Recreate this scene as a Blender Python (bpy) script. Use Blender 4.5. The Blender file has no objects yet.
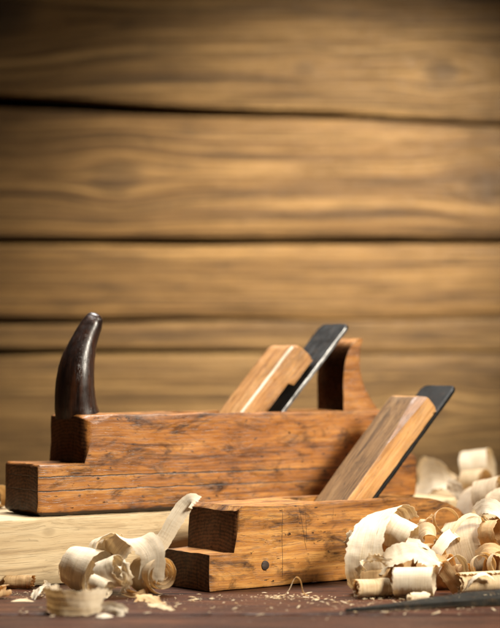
import bpy, bmesh, math, random
from mathutils import Vector, Matrix, noise
from math import sin, cos, pi, radians

S = bpy.context.scene
COL = S.collection
random.seed(7)
CM = 0.01
CAM_Y, CAM_H, FOC, HOR = -150.0, 18.0, 2000.0, 352.0     # cm, cm, px, px (camera solved from the photograph)


def W(x, y, z):
    """point (cm) seen at photo position x, y when it stands z cm from the camera"""
    return Vector(((x - 250) * z / FOC, z + CAM_Y, CAM_H - (y - HOR) * z / FOC))


# ------------------------------------------------------------------ objects
def tag(o, label=None, cat=None, group=None, kind=None):
    if label: o['label'] = label
    if cat: o['category'] = cat
    if group: o['group'] = group
    if kind: o['kind'] = kind
    return o


def empty(name, loc=(0, 0, 0), rz=0.0):
    o = bpy.data.objects.new(name, None)
    o.empty_display_size = .03
    o.location = Vector(loc) * CM
    o.rotation_euler = (0, 0, rz)
    COL.objects.link(o)
    return o


def link(name, bm, mat, parent=None, loc=(0, 0, 0), rz=0.0, smooth=35):
    for v in bm.verts:
        v.co *= CM
    me = bpy.data.meshes.new(name)
    bm.to_mesh(me)
    bm.free()
    if smooth is not None:
        me.shade_smooth()
        if smooth < 180:
            me.set_sharp_from_angle(angle=radians(smooth))
    me.materials.append(mat)
    o = bpy.data.objects.new(name, me)
    o.location = Vector(loc) * CM
    o.rotation_euler = (0, 0, rz)
    COL.objects.link(o)
    if parent:
        o.parent = parent
    return o


# ------------------------------------------------------------------ materials
class NT:
    def __init__(self, name):
        self.m = bpy.data.materials.new(name)
        self.m.use_nodes = True
        self.t = self.m.node_tree
        self.t.nodes.clear()
        self.out = self.t.nodes.new('ShaderNodeOutputMaterial')

    def n(self, typ, **kw):
        nd = self.t.nodes.new('ShaderNode' + typ)
        ins = kw.pop('i', {})
        for k, v in kw.items():
            setattr(nd, k, v)
        for k, v in ins.items():
            s = nd.inputs[k]
            if isinstance(v, bpy.types.NodeSocket):
                self.t.links.new(v, s)
            else:
                s.default_value = v
        return nd

    def math(self, op, a, b=0.0, clamp=False):
        nd = self.n('Math', operation=op, use_clamp=clamp, i={0: a, 1: b})
        return nd.outputs[0]

    def mix(self, f, a, b, mode='MIX'):
        nd = self.n('Mix', data_type='RGBA', blend_type=mode, clamp_factor=True)
        for k, v in ((0, f), (6, a), (7, b)):
            if isinstance(v, bpy.types.NodeSocket):
                self.t.links.new(v, nd.inputs[k])
            elif k == 0:
                nd.inputs[0].default_value = v
            else:
                nd.inputs[k].default_value = (*v, 1)
        return nd.outputs[2]

    def ramp(self, f, stops, interp='LINEAR'):
        nd = self.n('ValToRGB', i={0: f})
        cr = nd.color_ramp
        cr.interpolation = interp
        while len(cr.elements) < len(stops):
            cr.elements.new(.5)
        for e, (p, c) in zip(cr.elements, stops):
            e.position = p
            e.color = (*c, 1) if hasattr(c, '__len__') else (c, c, c, 1)
        return nd.outputs[0]

    def noise(self, vec, scale, detail=6, rough=.6, dist=0.0):
        return self.n('TexNoise', i={'Vector': vec, 'Scale': scale, 'Detail': detail, 'Roughness': rough,
                                     'Distortion': dist}).outputs[0]

    def map(self, vec, scale, loc=(0, 0, 0), rot=(0, 0, 0)):
        return self.n('Mapping', i={'Vector': vec, 'Scale': scale, 'Location': loc, 'Rotation': rot}).outputs[0]


def wood(name, dark, mid, light, seed=0.0, stain=.5, end=(.02, .011, .006), rough=.42, coat=.0, pores=.5, k=1.0,
         lines=None, axis=0, bump=.35, edge=.5, stain_col=None, endmul=1.0, streak=.5, rand_loc=False, fig=1.0, slope=0.0, spec=.45, ka=None, knots_and_shade=None, erad=.005, warp=1.0):
    """old timber: streaks along the grain, pores, stains, darkened end grain, worn edges; object space"""
    T = NT(name)
    tc = T.n('TexCoord')
    P = tc.outputs['Object']
    if rand_loc:
        oi = T.n('ObjectInfo')
        rv = T.n('CombineXYZ', i={0: T.math('MULTIPLY', oi.outputs['Random'], 3.1), 1: 0.0, 2: T.math('MULTIPLY', oi.outputs['Random'], 1.7)})
        P = T.n('VectorMath', operation='ADD', i={0: P, 1: rv.outputs[0]}).outputs[0]
    NV = tc.outputs['Normal']
    if slope:
        P = T.map(P, (1, 1, 1), (0, 0, 0), (0, radians(slope), 0))
        NV = T.map(NV, (1, 1, 1), (0, 0, 0), (0, radians(slope), 0))

    kr = (ka / k) if ka else 1.0

    def along(a, c):
        s = [c, c, c]
        s[axis] = a * kr
        return s
    kmask = None
    if knots_and_shade:                                   # dark knot spots and one painted corner shade; the grain swells round them
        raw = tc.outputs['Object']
        for kx, kz, rr, ks in knots_and_shade:
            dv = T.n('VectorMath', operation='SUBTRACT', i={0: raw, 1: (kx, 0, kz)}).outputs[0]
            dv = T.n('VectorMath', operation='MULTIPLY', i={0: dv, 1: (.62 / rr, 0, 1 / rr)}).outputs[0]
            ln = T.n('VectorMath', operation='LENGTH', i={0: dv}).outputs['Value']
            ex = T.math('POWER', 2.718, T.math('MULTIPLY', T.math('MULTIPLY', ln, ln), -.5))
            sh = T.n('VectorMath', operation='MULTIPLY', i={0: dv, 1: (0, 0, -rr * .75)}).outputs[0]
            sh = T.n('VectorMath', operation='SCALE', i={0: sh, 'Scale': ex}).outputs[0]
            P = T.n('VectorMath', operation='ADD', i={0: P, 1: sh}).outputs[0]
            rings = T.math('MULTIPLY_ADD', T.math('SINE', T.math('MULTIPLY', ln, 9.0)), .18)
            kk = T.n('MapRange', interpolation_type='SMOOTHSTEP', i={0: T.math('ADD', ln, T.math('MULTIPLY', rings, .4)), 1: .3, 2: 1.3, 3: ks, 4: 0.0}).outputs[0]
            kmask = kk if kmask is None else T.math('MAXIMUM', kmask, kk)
    off = (seed, seed * 1.7, seed * .6)
    # slow warp so that streaks wander
    wpf = warp
    wv = T.n('TexNoise', i={'Vector': T.map(P, along(9 * k, 22 * k), off), 'Scale': 1.0, 'Detail': 2.0})
    warp = T.n('VectorMath', operation='MULTIPLY_ADD', i={0: wv.outputs[1], 1: (.008 / k * wpf, .010 / k * wpf, .010 / k * wpf), 2: P}).outputs[0]
    g1 = T.noise(T.map(warp, along(7 * k, 150 * k), off), 1.0, 5, .62)
    g2 = T.noise(T.map(warp, along(22 * k, 620 * k), off), 1.0, 4, .6)
    big = T.noise(T.map(P, along(16 * k, 38 * k), (seed * 2 + 3, seed, 1)), 1.0, 4, .6, .6)
    g = T.math('ADD', T.math('MULTIPLY', g1, .62), T.math('MULTIPLY', g2, .38))
    g = T.math('ADD', g, T.math('MULTIPLY', T.math('SUBTRACT', big, .5), .45 * fig))
    colr = T.ramp(g, [(.30, dark), (.5, mid), (.70, light)])
    # dark pores / short flecks along the grain
    p = T.noise(T.map(warp, along(60 * k, 1500 * k), off), 1.0, 2, .5)
    pm = T.ramp(p, [(.57, 0), (.68, 1)])
    colr = T.mix(T.math('MULTIPLY', pm, pores), colr, tuple(c * .35 for c in dark))
    # strong dark streaks
    st = T.noise(T.map(warp, along(10 * k, 330 * k), (seed + 9, 4, seed)), 1.0, 3, .5)
    sm = T.ramp(st, [(.60, 0), (.70, 1)])
    colr = T.mix(T.math('MULTIPLY', sm, streak), colr, tuple(c * .5 for c in dark))
    # stains: blotches and ink-like spots
    sn = T.noise(T.map(P, along(26 * k, 60 * k), (seed + 5, 2, seed)), 1.0, 8, .68, .8)
    smask = T.ramp(sn, [(.50, 0), (.66, 1)])
    scol = stain_col or tuple(c * .35 for c in dark)
    colr = T.mix(T.math('MULTIPLY', smask, stain), colr, scol)
    sp = T.noise(T.map(P, along(120 * k, 260 * k), (seed + 1, 6, seed)), 1.0, 5, .6, .4)
    spm = T.ramp(sp, [(.63, 0), (.68, 1)])
    colr = T.mix(T.math('MULTIPLY', spm, stain), colr, tuple(c * .25 for c in dark))
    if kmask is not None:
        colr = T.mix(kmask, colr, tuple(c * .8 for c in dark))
    # end grain
    nx = T.n('SeparateXYZ', i={0: NV}).outputs[axis]
    em = T.ramp(T.math('ABSOLUTE', nx), [(.55, 0), (.8, 1)])
    rg = T.noise(T.map(P, along(50, 330), off), 1.0, 5, .65)
    cv = T.n('VectorMath', operation='SUBTRACT', i={0: P, 1: (0, .024, -.05)}).outputs[0]
    cv = T.n('VectorMath', operation='MULTIPLY', i={0: cv, 1: tuple(0. if q == axis else 1. for q in range(3))}).outputs[0]
    rl = T.n('VectorMath', operation='LENGTH', i={0: cv}).outputs['Value']
    ring = T.math('SINE', T.math('ADD', T.math('MULTIPLY', rl, 2300.0), T.math('MULTIPLY', T.noise(P, 70, 3), 9.0)))
    rg = T.math('ADD', rg, T.math('MULTIPLY', ring, .10))
    rg = T.math('SUBTRACT', rg, T.math('MULTIPLY', T.ramp(T.noise(T.map(P, (30, 420, 45), off), 1.0, 3), [(.60, 0), (.68, 1)]), .25))
    ecol = T.ramp(rg, [(.32, tuple(c * .45 for c in end)), (.68, tuple(c * 2.1 for c in end))])
    colr = T.mix(T.math('MULTIPLY', em, endmul), colr, ecol)
    height = T.math('ADD', T.math('MULTIPLY', g, .6), T.math('MULTIPLY', pm, -.6))
    # cut or joint lines, and shade painted along the rear sole: (axis value function) list of (ax0, v0, ax1, slope, from, to, half width)
    if lines:
        sep = T.n('SeparateXYZ', i={0: P})
        tx, ty, tz = sep.outputs
        wob = T.math('MULTIPLY', T.math('SUBTRACT', T.noise(P, 60, 3), .5), .0022)
        for kind, v0, slope, lo, hi, hw, stg in lines:
            a, b = (tx, tz) if kind == 'h' else (tz, tx)
            d = T.math('ABSOLUTE', T.math('SUBTRACT', T.math('ADD', b, wob), T.math('ADD', T.math('MULTIPLY', a, slope), v0)))
            md = T.n('MapRange', interpolation_type='SMOOTHSTEP', i={0: d, 1: hw * .5, 2: hw * 1.5, 3: 1.0, 4: 0.0}).outputs[0]
            m1 = T.n('MapRange', i={0: a, 1: lo, 2: lo + .004, 3: 0.0, 4: 1.0}).outputs[0]
            m2 = T.n('MapRange', i={0: a, 1: hi - .006, 2: hi, 3: 1.0, 4: 0.0}).outputs[0]
            md = T.math('MULTIPLY', T.math('MULTIPLY', md, m1), T.math('MULTIPLY', m2, stg))
            brk = T.ramp(T.noise(T.map(P, (40, 40, 40), (seed, 7, 3)), 1.0, 4), [(.30, .45), (.42, 1)])
            md = T.math('MULTIPLY', md, brk)
            colr = T.mix(md, colr, (.012, .007, .004))
            height = T.math('ADD', height, T.math('MULTIPLY', md, -.7))
    # worn / grimy edges
    if edge:
        bv = T.n('Bevel', samples=4, i={'Radius': erad})
        geo = T.n('NewGeometry')
        dt = T.n('VectorMath', operation='DOT_PRODUCT', i={0: bv.outputs[0], 1: geo.outputs['Normal']}).outputs['Value']
        ed = T.ramp(dt, [(.84, 1), (.995, 0)])
        en = T.ramp(T.noise(P, 55, 6, .7), [(.36, 0), (.60, 1)])
        colr = T.mix(T.math('MULTIPLY', T.math('MULTIPLY', ed, en), edge), colr, tuple(c * .22 for c in dark))
    rn = T.noise(P, 130, 5)
    rg2 = T.n('MapRange', i={0: rn, 1: .3, 2: .7, 3: rough - .1, 4: rough + .14}).outputs[0]
    bp = T.n('Bump', i={'Strength': bump, 'Distance': .0006, 'Height': height})
    bs = T.n('BsdfPrincipled', i={'Base Color': colr, 'Roughness': rg2, 'Normal': bp.outputs[0], 'Coat Weight': T.math('MULTIPLY', T.math('SUBTRACT', 1.0, T.math('MULTIPLY', em, endmul)), coat),
                                  'Coat Roughness': .25, 'Specular IOR Level': T.math('SUBTRACT', spec, T.math('MULTIPLY', em, .33 * endmul))})
    T.t.links.new(bs.outputs[0], T.out.inputs[0])
    return T.m


def metal(name, base, rough, spots=(.05, .025, .012), spot=.3, met=.85, seed=0., bump=.2, teeth=False, spec=.5):
    T = NT(name)
    P = T.n('TexCoord').outputs['Object']
    n1 = T.noise(T.map(P, (90, 90, 90), (seed, 0, 0)), 1.0, 7, .68)
    c = T.ramp(n1, [(.35, tuple(v * .55 for v in base)), (.65, tuple(v * 1.35 for v in base))])
    n2 = T.noise(T.map(P, (160, 160, 160), (seed, 5, 0)), 1.0, 8, .7)
    sm = T.ramp(n2, [(.52, 0), (.64, 1)])
    c = T.mix(T.math('MULTIPLY', sm, spot), c, spots)
    r = T.n('MapRange', i={0: n1, 1: .3, 2: .7, 3: rough - .1, 4: rough + .18}).outputs[0]
    h = n2
    if teeth:
        w1 = T.n('TexWave', i={'Vector': T.map(P, (1, 1, 1), (0, 0, 0), (0, 0, .6)), 'Scale': 210.0, 'Distortion': .6}).outputs[1]
        h = T.math('ADD', T.math('MULTIPLY', n2, .8), w1)
    bp = T.n('Bump', i={'Strength': bump, 'Distance': .0005, 'Height': h})
    bs = T.n('BsdfPrincipled', i={'Base Color': c, 'Metallic': T.math('MULTIPLY', T.math('SUBTRACT', 1.0, T.math('MULTIPLY', sm, spot)), met),
                                  'Roughness': r, 'Normal': bp.outputs[0], 'Specular IOR Level': spec})
    T.t.links.new(bs.outputs[0], T.out.inputs[0])
    return T.m


def shaving_mat(name, light, dark, trans, seed, tcol=(1.0, .84, .58)):
    T = NT(name)
    uv = T.n('UVMap', uv_map='UVMap').outputs[0]
    g1 = T.noise(T.map(uv, (9, 420, 1), (seed, seed, 0)), 1.0, 5, .65)
    g2 = T.noise(T.map(uv, (40, 1700, 1), (seed, 3, 0)), 1.0, 3, .6)
    cr = T.noise(T.map(uv, (330, 60, 1), (seed, 8, 0)), 1.0, 3, .6)
    g = T.math('ADD', T.math('MULTIPLY', g1, .6), T.math('MULTIPLY', g2, .4))
    c = T.ramp(g, [(.36, dark), (.50, light), (.72, tuple(min(1, v * 1.12) for v in light))])
    c = T.mix(T.ramp(cr, [(.6, 0), (.8, .35)]), c, dark)
    bg = T.noise(T.map(uv, (25, 60, 1), (seed, 1, 0)), 1.0, 4, .6)
    c = T.mix(T.ramp(bg, [(.5, 0), (.75, .55)]), c, dark)
    h = T.math('ADD', g, T.math('MULTIPLY', cr, .6))
    bp = T.n('Bump', i={'Strength': .8, 'Distance': .0004, 'Height': h})
    bs = T.n('BsdfPrincipled', i={'Base Color': c, 'Roughness': .62, 'Normal': bp.outputs[0], 'Specular IOR Level': .3})
    tr = T.n('BsdfTranslucent', i={'Color': T.mix(.7, c, tcol, 'MULTIPLY'), 'Normal': bp.outputs[0]})
    thin = T.math('MULTIPLY', T.ramp(g1, [(.35, .6), (.65, 1.25)]), trans)
    mx = T.n('MixShader', i={0: thin, 1: bs.outputs[0], 2: tr.outputs[0]})
    # feathered borders and slits between the fibres
    eu = T.n('SeparateXYZ', i={0: T.n('UVMap', uv_map='Edge').outputs[0]})
    ev = T.math('SUBTRACT', .5, T.math('ABSOLUTE', T.math('SUBTRACT', eu.outputs[1], .5)))
    es = T.math('MULTIPLY', T.math('SUBTRACT', .5, T.math('ABSOLUTE', T.math('SUBTRACT', eu.outputs[0], .5))), 1.4)
    fr = T.noise(T.map(uv, (70, 900, 1), (seed, 6, 0)), 1.0, 4, .65)
    fe = T.noise(T.map(uv, (20, 1300, 1), (seed, 2, 0)), 1.0, 3, .6)
    c1 = T.math('LESS_THAN', ev, T.math('MULTIPLY', T.math('SUBTRACT', fr, .46), .32))
    c2 = T.math('LESS_THAN', es, T.math('MULTIPLY', T.math('SUBTRACT', fe, .40), .16))
    c3 = T.math('GREATER_THAN', T.noise(T.map(uv, (22, 620, 1), (seed, 4, 0)), 1.0, 3, .6), .715)
    hole = T.math('MAXIMUM', T.math('MAXIMUM', c1, c2), c3)
    tp = T.n('BsdfTransparent')
    mx = T.n('MixShader', i={0: hole, 1: mx.outputs[0], 2: tp.outputs[0]})
    T.t.links.new(mx.outputs[0], T.out.inputs[0])
    return T.m


M = {}
# pale beech planes darkened by age
M['front_body'] = wood('aged_beech_front', (.105, .036, .0080), (.35, .148, .034), (.58, .305, .088), 1.3, stain=1.0, edge=.8, end=(.060, .025, .0105),
                       rough=.40, coat=.12, pores=.5,
                       lines=[('v', .0694, .0, .004, .0600, .00022, .9),
                              ('v', .0985, -.21, .024, .0615, .00022, .85), ('v', .0945, -.035, .030, .0610, .0002, .8),
                              ('v', .1195, .02, .045, .0600, .0002, .6), ('h', .0505, .01, .105, .125, .0003, .7)])
M['rear_body'] = wood('aged_beech_rear', (.085, .026, .0055), (.33, .125, .026), (.54, .255, .068), 4.1, stain=1.0, edge=.85, end=(.045, .018, .0075),
                      rough=.40, coat=.12, pores=.6, streak=.6,
                      lines=[('h', .0305, -.002, -.002, .37, .00048, 1.0), ('h', .0195, .001, -.002, .30, .00046, 1.0),
                             ('h', .0075, .004, .02, .22, .0002, .6), ('h', .0012, .002, -.01, .4, .0017, .95)])  # the last, wide line paints the dark shade under the sole
M['front_wedge'] = wood('aged_wedge_front', (.24, .10, .03), (.48, .245, .085), (.62, .36, .15), 2.2, stain=.25, end=(.30, .16, .07), rough=.45,
                        pores=.35, streak=.3, edge=.25, slope=45)
M['rear_wedge'] = wood('aged_wedge_rear', (.20, .085, .026), (.42, .205, .07), (.56, .32, .13), 6.2, stain=.5, end=(.12, .055, .02), rough=.42,
                       pores=.55, streak=.4, edge=.5, slope=48)
M['grey_face'] = wood('grey_brown_wedge_face', (.070, .034, .013), (.19, .102, .040), (.30, .185, .085), 3.3, stain=.5, end=(.12, .09, .06), rough=.6,
                      pores=.7, streak=.6, edge=.2, slope=45, spec=.2)  # upper face of the front wedge, darker and greyer than its sides
M['wedge_chamfer'] = wood('brown_wedge_chamfer', (.10, .04, .012), (.24, .11, .035), (.36, .19, .07), 3.9, stain=.4, end=(.15, .07, .03), rough=.5, pores=.4, edge=.2, slope=45)
M['highlight_edge'] = wood('painted_highlight_edge', (.42, .33, .22), (.62, .54, .42), (.75, .70, .60), 2.4, stain=.2, end=(.5, .4, .3), rough=.4, pores=.3, streak=.3, edge=0, slope=48)  # pale colour paints the highlight along the rear wedge chamfer
M['horn'] = wood('dark_polished_horn', (.005, .0018, .0010), (.018, .0060, .0026), (.065, .022, .008), 8.4, stain=.7, end=(.01, .005, .003), rough=.36,
                 coat=.2, pores=.3, endmul=0, axis=2, bump=.35, edge=0)
M['tote'] = wood('aged_tote', (.16, .058, .016), (.38, .16, .045), (.52, .26, .085), 9.7, stain=.35, end=(.040, .015, .006), rough=.26, coat=.6,
                 pores=.35, axis=0, edge=.5)
M['plug'] = wood('dark_plug', (.010, .006, .004), (.03, .016, .009), (.06, .03, .016), 5.5, stain=.5, end=(.03, .016, .009), rough=.6, endmul=0)
M['board'] = wood('pale_pine_board', (.36, .245, .125), (.56, .42, .24), (.67, .54, .34), 7.7, stain=.35, end=(.4, .27, .12), rough=.62, pores=.22,
                  k=.8, ka=.5, knots_and_shade=[(.030, .021, .0045, .8), (.005, .041, .005, .5), (.105, .012, .004, .6)], streak=.5, edge=.3, endmul=.5, stain_col=(.17, .09, .03), bump=.6)
M['bench'] = wood('dark_red_bench', (.013, .0042, .0018), (.054, .0180, .0078), (.13, .048, .021), 2.9, stain=.5, end=(.03, .015, .01), spec=.12, rough=.5, pores=.6,
                  k=.55, streak=.5, edge=.5, rand_loc=True, bump=.8)
WALLC = [((.028, .0135, .0038), (.185, .098, .029), (.43, .255, .090)), ((.032, .0160, .0048), (.215, .120, .038), (.46, .285, .108)),
         ((.026, .0135, .0042), (.175, .096, .031), (.41, .25, .092)), ((.028, .0140, .0038), (.200, .106, .030), (.46, .27, .092))]
KNOTS_AND_SHADE = [None, [(.20, .01, .02, .5)], None, None, [(-.15, .0, .026, .5), (.27, -.01, .024, .6)],
         [(.215, -.035, .018, .6), (-.292, .034, .046, .97), (.06, -.03, .012, .4)], None, None]  # the large left spot is corner shade painted into the top plank
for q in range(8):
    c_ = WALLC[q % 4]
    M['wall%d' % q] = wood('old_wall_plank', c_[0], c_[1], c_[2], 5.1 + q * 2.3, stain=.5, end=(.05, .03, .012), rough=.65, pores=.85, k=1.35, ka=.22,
                           streak=.95, edge=0, bump=.9, fig=.8, warp=.35, knots_and_shade=KNOTS_AND_SHADE[q])
M['back'] = wood('gap_shade_backing', (.004, .003, .002), (.008, .005, .003), (.012, .008, .005), 1.1, edge=0, end=(.006, .004, .003), rough=.9)  # near-black sheet added so the plank gaps read as deep shade
M['iron'] = metal('dark_iron', (.011, .0108, .0105), .5, spots=(.035, .02, .012), spot=.5, met=.15, seed=1, spec=.16, bump=.4)
M['iron_rear'] = metal('grey_iron', (.034, .034, .034), .42, spots=(.04, .024, .014), spot=.5, met=.35, seed=4, spec=.25, bump=.4)
M['iron_lit_edge'] = metal('painted_lit_iron_edge', (.30, .30, .30), .34, spot=.3, met=.8, seed=5)  # near edge of the rear iron painted brighter, as if catching light
M['file'] = metal('rusty_file', (.024, .022, .018), .58, spots=(.085, .055, .03), spot=.6, met=.1, spec=.15, seed=7, bump=1.6, teeth=True)
M['sh_white'] = shaving_mat('shaving_white', (.82, .75, .61), (.66, .53, .34), .40, 1.0)
M['sh_cream'] = shaving_mat('shaving_cream', (.76, .63, .42), (.55, .37, .17), .44, 2.0)
M['sh_gold'] = shaving_mat('shaving_gold', (.74, .54, .29), (.52, .32, .13), .50, 3.0)
M['sh_grey'] = shaving_mat('shaving_thin', (.74, .64, .48), (.50, .36, .20), .52, 4.0)


# ------------------------------------------------------------------ mesh helpers
def prism(profile, y0, y1):
    """(x, z) outline swept from y0 to y1"""
    bm = bmesh.new()
    a = [bm.verts.new((x, y0, z)) for x, z in profile]
    b = [bm.verts.new((x, y1, z)) for x, z in profile]
    n = len(profile)
    bm.faces.new(a)
    bm.faces.new(b[::-1])
    for i in range(n):
        bm.faces.new((a[i], b[i], b[(i + 1) % n], a[(i + 1) % n]))
    bmesh.ops.recalc_face_normals(bm, faces=bm.faces)
    return bm


def bevel_where(bm, test, off, seg=4):
    es = [e for e in bm.edges if test(e)]
    if es:
        bmesh.ops.bevel(bm, geom=es, offset=off, offset_type='OFFSET', segments=seg, profile=.5, affect='EDGES', clamp_overlap=True)


def sharp(e, deg=30):
    return len(e.link_faces) == 2 and e.calc_face_angle(0) > radians(deg)


def slice_up(bm, step, lims):
    for ax in range(3):
        lo, hi = lims[ax]
        n = int((hi - lo) / step[ax])
        for i in range(1, n + 1):
            co = Vector((0, 0, 0))
            co[ax] = lo + i * step[ax]
            no = Vector((0, 0, 0))
            no[ax] = 1
            bmesh.ops.bisect_plane(bm, geom=bm.verts[:] + bm.edges[:] + bm.faces[:], plane_co=co, plane_no=no, dist=1e-4)


def roughen(bm, amp, freq, seed=0.0, amp2=0, freq2=3.0):
    for v in bm.verts:
        p = v.co * freq + Vector((seed, seed * 2, seed * 3))
        d = noise.noise_vector(p) * amp
        if amp2:
            d += noise.noise_vector(v.co * freq2 + Vector((seed, 9, 1))) * amp2
        v.co += d


def cut(bm, cutter_bm):
    """bm minus cutter"""
    obs = []
    for b in (bm, cutter_bm):
        me = bpy.data.meshes.new('tmp')
        b.to_mesh(me)
        b.free()
        o = bpy.data.objects.new('tmp', me)
        COL.objects.link(o)
        obs.append(o)
    md = obs[0].modifiers.new('b', 'BOOLEAN')
    md.object = obs[1]
    md.operation = 'DIFFERENCE'
    md.solver = 'EXACT'
    bpy.context.view_layer.update()
    ev = obs[0].evaluated_get(bpy.context.evaluated_depsgraph_get())
    res = bmesh.new()
    res.from_mesh(ev.to_mesh())
    ev.to_mesh_clear()
    for o in obs:
        me = o.data
        bpy.data.objects.remove(o)
        bpy.data.meshes.remove(me)
    return res


def catmull(pts, n):
    out = []
    P = [pts[0] * 2 - pts[1]] + list(pts) + [pts[-1] * 2 - pts[-2]]
    for i in range(1, len(P) - 2):
        for k in range(n):
            t = k / n
            a, b, c, d = P[i - 1], P[i], P[i + 1], P[i + 2]
            out.append(.5 * ((2 * b) + (c - a) * t + (2 * a - 5 * b + 4 * c - d) * t * t + (3 * b - a - 3 * c + d) * t ** 3))
    out.append(pts[-1])
    return out


# ------------------------------------------------------------------ the setting: plank wall and bench
WALL_Z = 225.0


def hw(y):
    return CAM_H - (y - HOR) * WALL_Z / FOC


def plank_slab(x0, x1, lo, hi, y0, thick, step=2.0, rnd=.35, seed=0., rough=.08):
    """a board standing on edge: lo(x), hi(x) are its lower and upper outlines"""
    bm = bmesh.new()
    n = int((x1 - x0) / step)
    rows = []
    for i in range(n + 1):
        x = x0 + (x1 - x0) * i / n
        a, b = lo(x), hi(x)
        prof = [(y0 + thick, a), (y0 + rnd, a), (y0 + rnd * .3, a + rnd * .3), (y0, a + rnd)]
        m = 6
        prof += [(y0, a + rnd + (b - a - 2 * rnd) * j / m) for j in range(1, m)]
        prof += [(y0, b - rnd), (y0 + rnd * .3, b - rnd * .3), (y0 + rnd, b), (y0 + thick, b)]
        rows.append([bm.verts.new((x, y + noise.noise(Vector((x * .06, z * .2, seed))) * rough, z)) for y, z in prof])
    for r, s in zip(rows, rows[1:]):
        for j in range(len(r)):
            k = (j + 1) % len(r)
            bm.faces.new((r[j], s[j], s[k], r[k]))
    bm.faces.new(rows[0])
    bm.faces.new(rows[-1][::-1])
    bmesh.ops.recalc_face_normals(bm, faces=bm.faces)
    return bm


def nz(x, f, a, s):
    return noise.noise(Vector((x * f, s, s * 2))) * a


def build_wall():
    root = empty('plank_wall', (0, WALL_Z + CAM_Y, 0))
    tag(root, 'blurred wall of wide horizontal brown boards behind the planes', 'wall')
    slope = (hw(128) - hw(105)) / 56.0
    seam = [
        lambda x: hw(352) + nz(x, .04, .5, 1),
        lambda x: hw(319) + nz(x, .035, .6, 2) + x * .008,
        lambda x: hw(241) + nz(x, .03, .4, 3),
        lambda x: hw(113) + x * slope + nz(x, .05, .35, 4),
        lambda x: hw(-28) + nz(x, .03, .6, 5),
        lambda x: hw(-165) + nz(x, .03, .6, 6),
        lambda x: hw(-300),
    ]
    gap = [lambda x: max(.03, .17 - x * .009) + nz(x, .08, .05, 7), lambda x: max(.02, .13 - x * .009), lambda x: .40 + nz(x, .06, .12, 8),
           lambda x: max(.2, .42 - x * .012) + nz(x, .09, .12, 9), lambda x: .5, lambda x: .5]
    low = lambda x: hw(498)
    outl = [(low, lambda x: seam[0](x) - gap[0](x))]
    for i in range(6):
        outl.append(((lambda x, i=i: seam[i](x) + gap[i](x)), (lambda x, i=i: seam[i + 1](x) - (gap[i + 1](x) if i < 5 else 0))))
    outl.insert(0, (lambda x: -8.0, lambda x: hw(498) - .5))
    for i, (a, b) in enumerate(outl):
        bm = plank_slab(-130, 130, a, b, 0, 2.4, seed=i * 3.1)
        zc = (a(0) + b(0)) / 2
        for v in bm.verts:
            v.co.z -= zc
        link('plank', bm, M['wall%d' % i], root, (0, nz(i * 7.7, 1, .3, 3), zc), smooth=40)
    bm = bmesh.new()
    bmesh.ops.create_cube(bm, size=1)
    for v in bm.verts:
        v.co = Vector((v.co.x * 262, v.co.y * 1.5, v.co.z * 102 + 42))
    link('gap_shade_sheet', bm, M['back'], root, (0, 6.5, 0), smooth=None)


def build_bench():
    root = empty('workbench', (0, 0, 0))
    tag(root, 'dark reddish brown bench top of worn boards under the tools and shavings', 'workbench')
    edges = [-34, -12.2, 8.5, 22, 35, 48, 62, 77.5]
    for i, (a, b) in enumerate(zip(edges, edges[1:])):
        w = b - a - .9
        bm = prism([(-120, -3.2), (120, -3.2), (120, 0), (-120, 0)], 0, w)
        bevel_where(bm, lambda e: abs(e.verts[0].co.z) < .01 and abs(e.verts[1].co.z) < .01 and abs(e.verts[0].co.y - e.verts[1].co.y) < .01, .35, 3)
        slice_up(bm, (1.2, 1.2, 99), ((-120, 120), (0, w), (-3.2, 0)))
        for v in bm.verts:
            v.co.y += noise.noise(Vector((v.co.x * .08, i * 5, 0))) * .05
            if v.co.z > -.5:
                v.co.z += (noise.noise(Vector((v.co.x * .12, v.co.y * .5, i))) - .6) * .035
        # side grain turned into object x
        link('plank', bm, M['bench'], root, (i * .37, a + .175, -nz(i * 3.3, 1, .05, 2) - .02), smooth=30)


build_wall()
build_bench()

# ------------------------------------------------------------------ the pale board
RZ = radians(30.7)
BT = 5.15
bm = prism([(-30, 0), (62, 0), (62, BT), (-30, BT)], 0, 17)
bevel_where(bm, sharp, .12, 2)
slice_up(bm, (1.0, 1.0, .8), ((-30, 62), (0, 17), (0, BT)))
roughen(bm, .05, .8, 3.0, .05, 2.2)
bx, by = -16.5 + .51 * 1.0, 5.3 - .86 * 1.0
brd = link('timber_board', bm, M['board'], None, (bx, by, 0.0), RZ, 30)
tag(brd, 'thick pale pine board lying on the bench beneath the larger rear plane', 'board')


# ------------------------------------------------------------------ planes
def slanted(t0, h0, deg, length):
    d = Vector((cos(radians(deg)), sin(radians(deg))))
    return Vector((t0, h0)), d, Vector((-d.y, d.x)), length


def iron_bm(t0, h0, deg, up, down, th, l0, l1, nick=.55):
    """flat blade: its lower face runs through (t0, h0) in the t-h plane"""
    d = Vector((cos(radians(deg)), 0, sin(radians(deg))))
    n = Vector((-d.z, 0, d.x))
    o = Vector((t0, 0, h0))
    out = [(l0, -down), (l1, -down), (l1, up - nick), (l1 - nick * .5, up - nick * .15), (l1 - nick, up), (l0 + nick, up), (l0 + nick * .5, up - nick * .15), (l0, up - nick)]
    bm = bmesh.new()
    a = [bm.verts.new(o + d * s + Vector((0, l, 0))) for l, s in out]
    b = [bm.verts.new(o + d * s + n * th + Vector((0, l, 0))) for l, s in out]
    k = len(out)
    bm.faces.new(a)
    bm.faces.new(b[::-1])
    for i in range(k):
        bm.faces.new((a[i], b[i], b[(i + 1) % k], a[(i + 1) % k]))
    bmesh.ops.recalc_face_normals(bm, faces=bm.faces)
    bevel_where(bm, sharp, .04, 2)
    return bm


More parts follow.
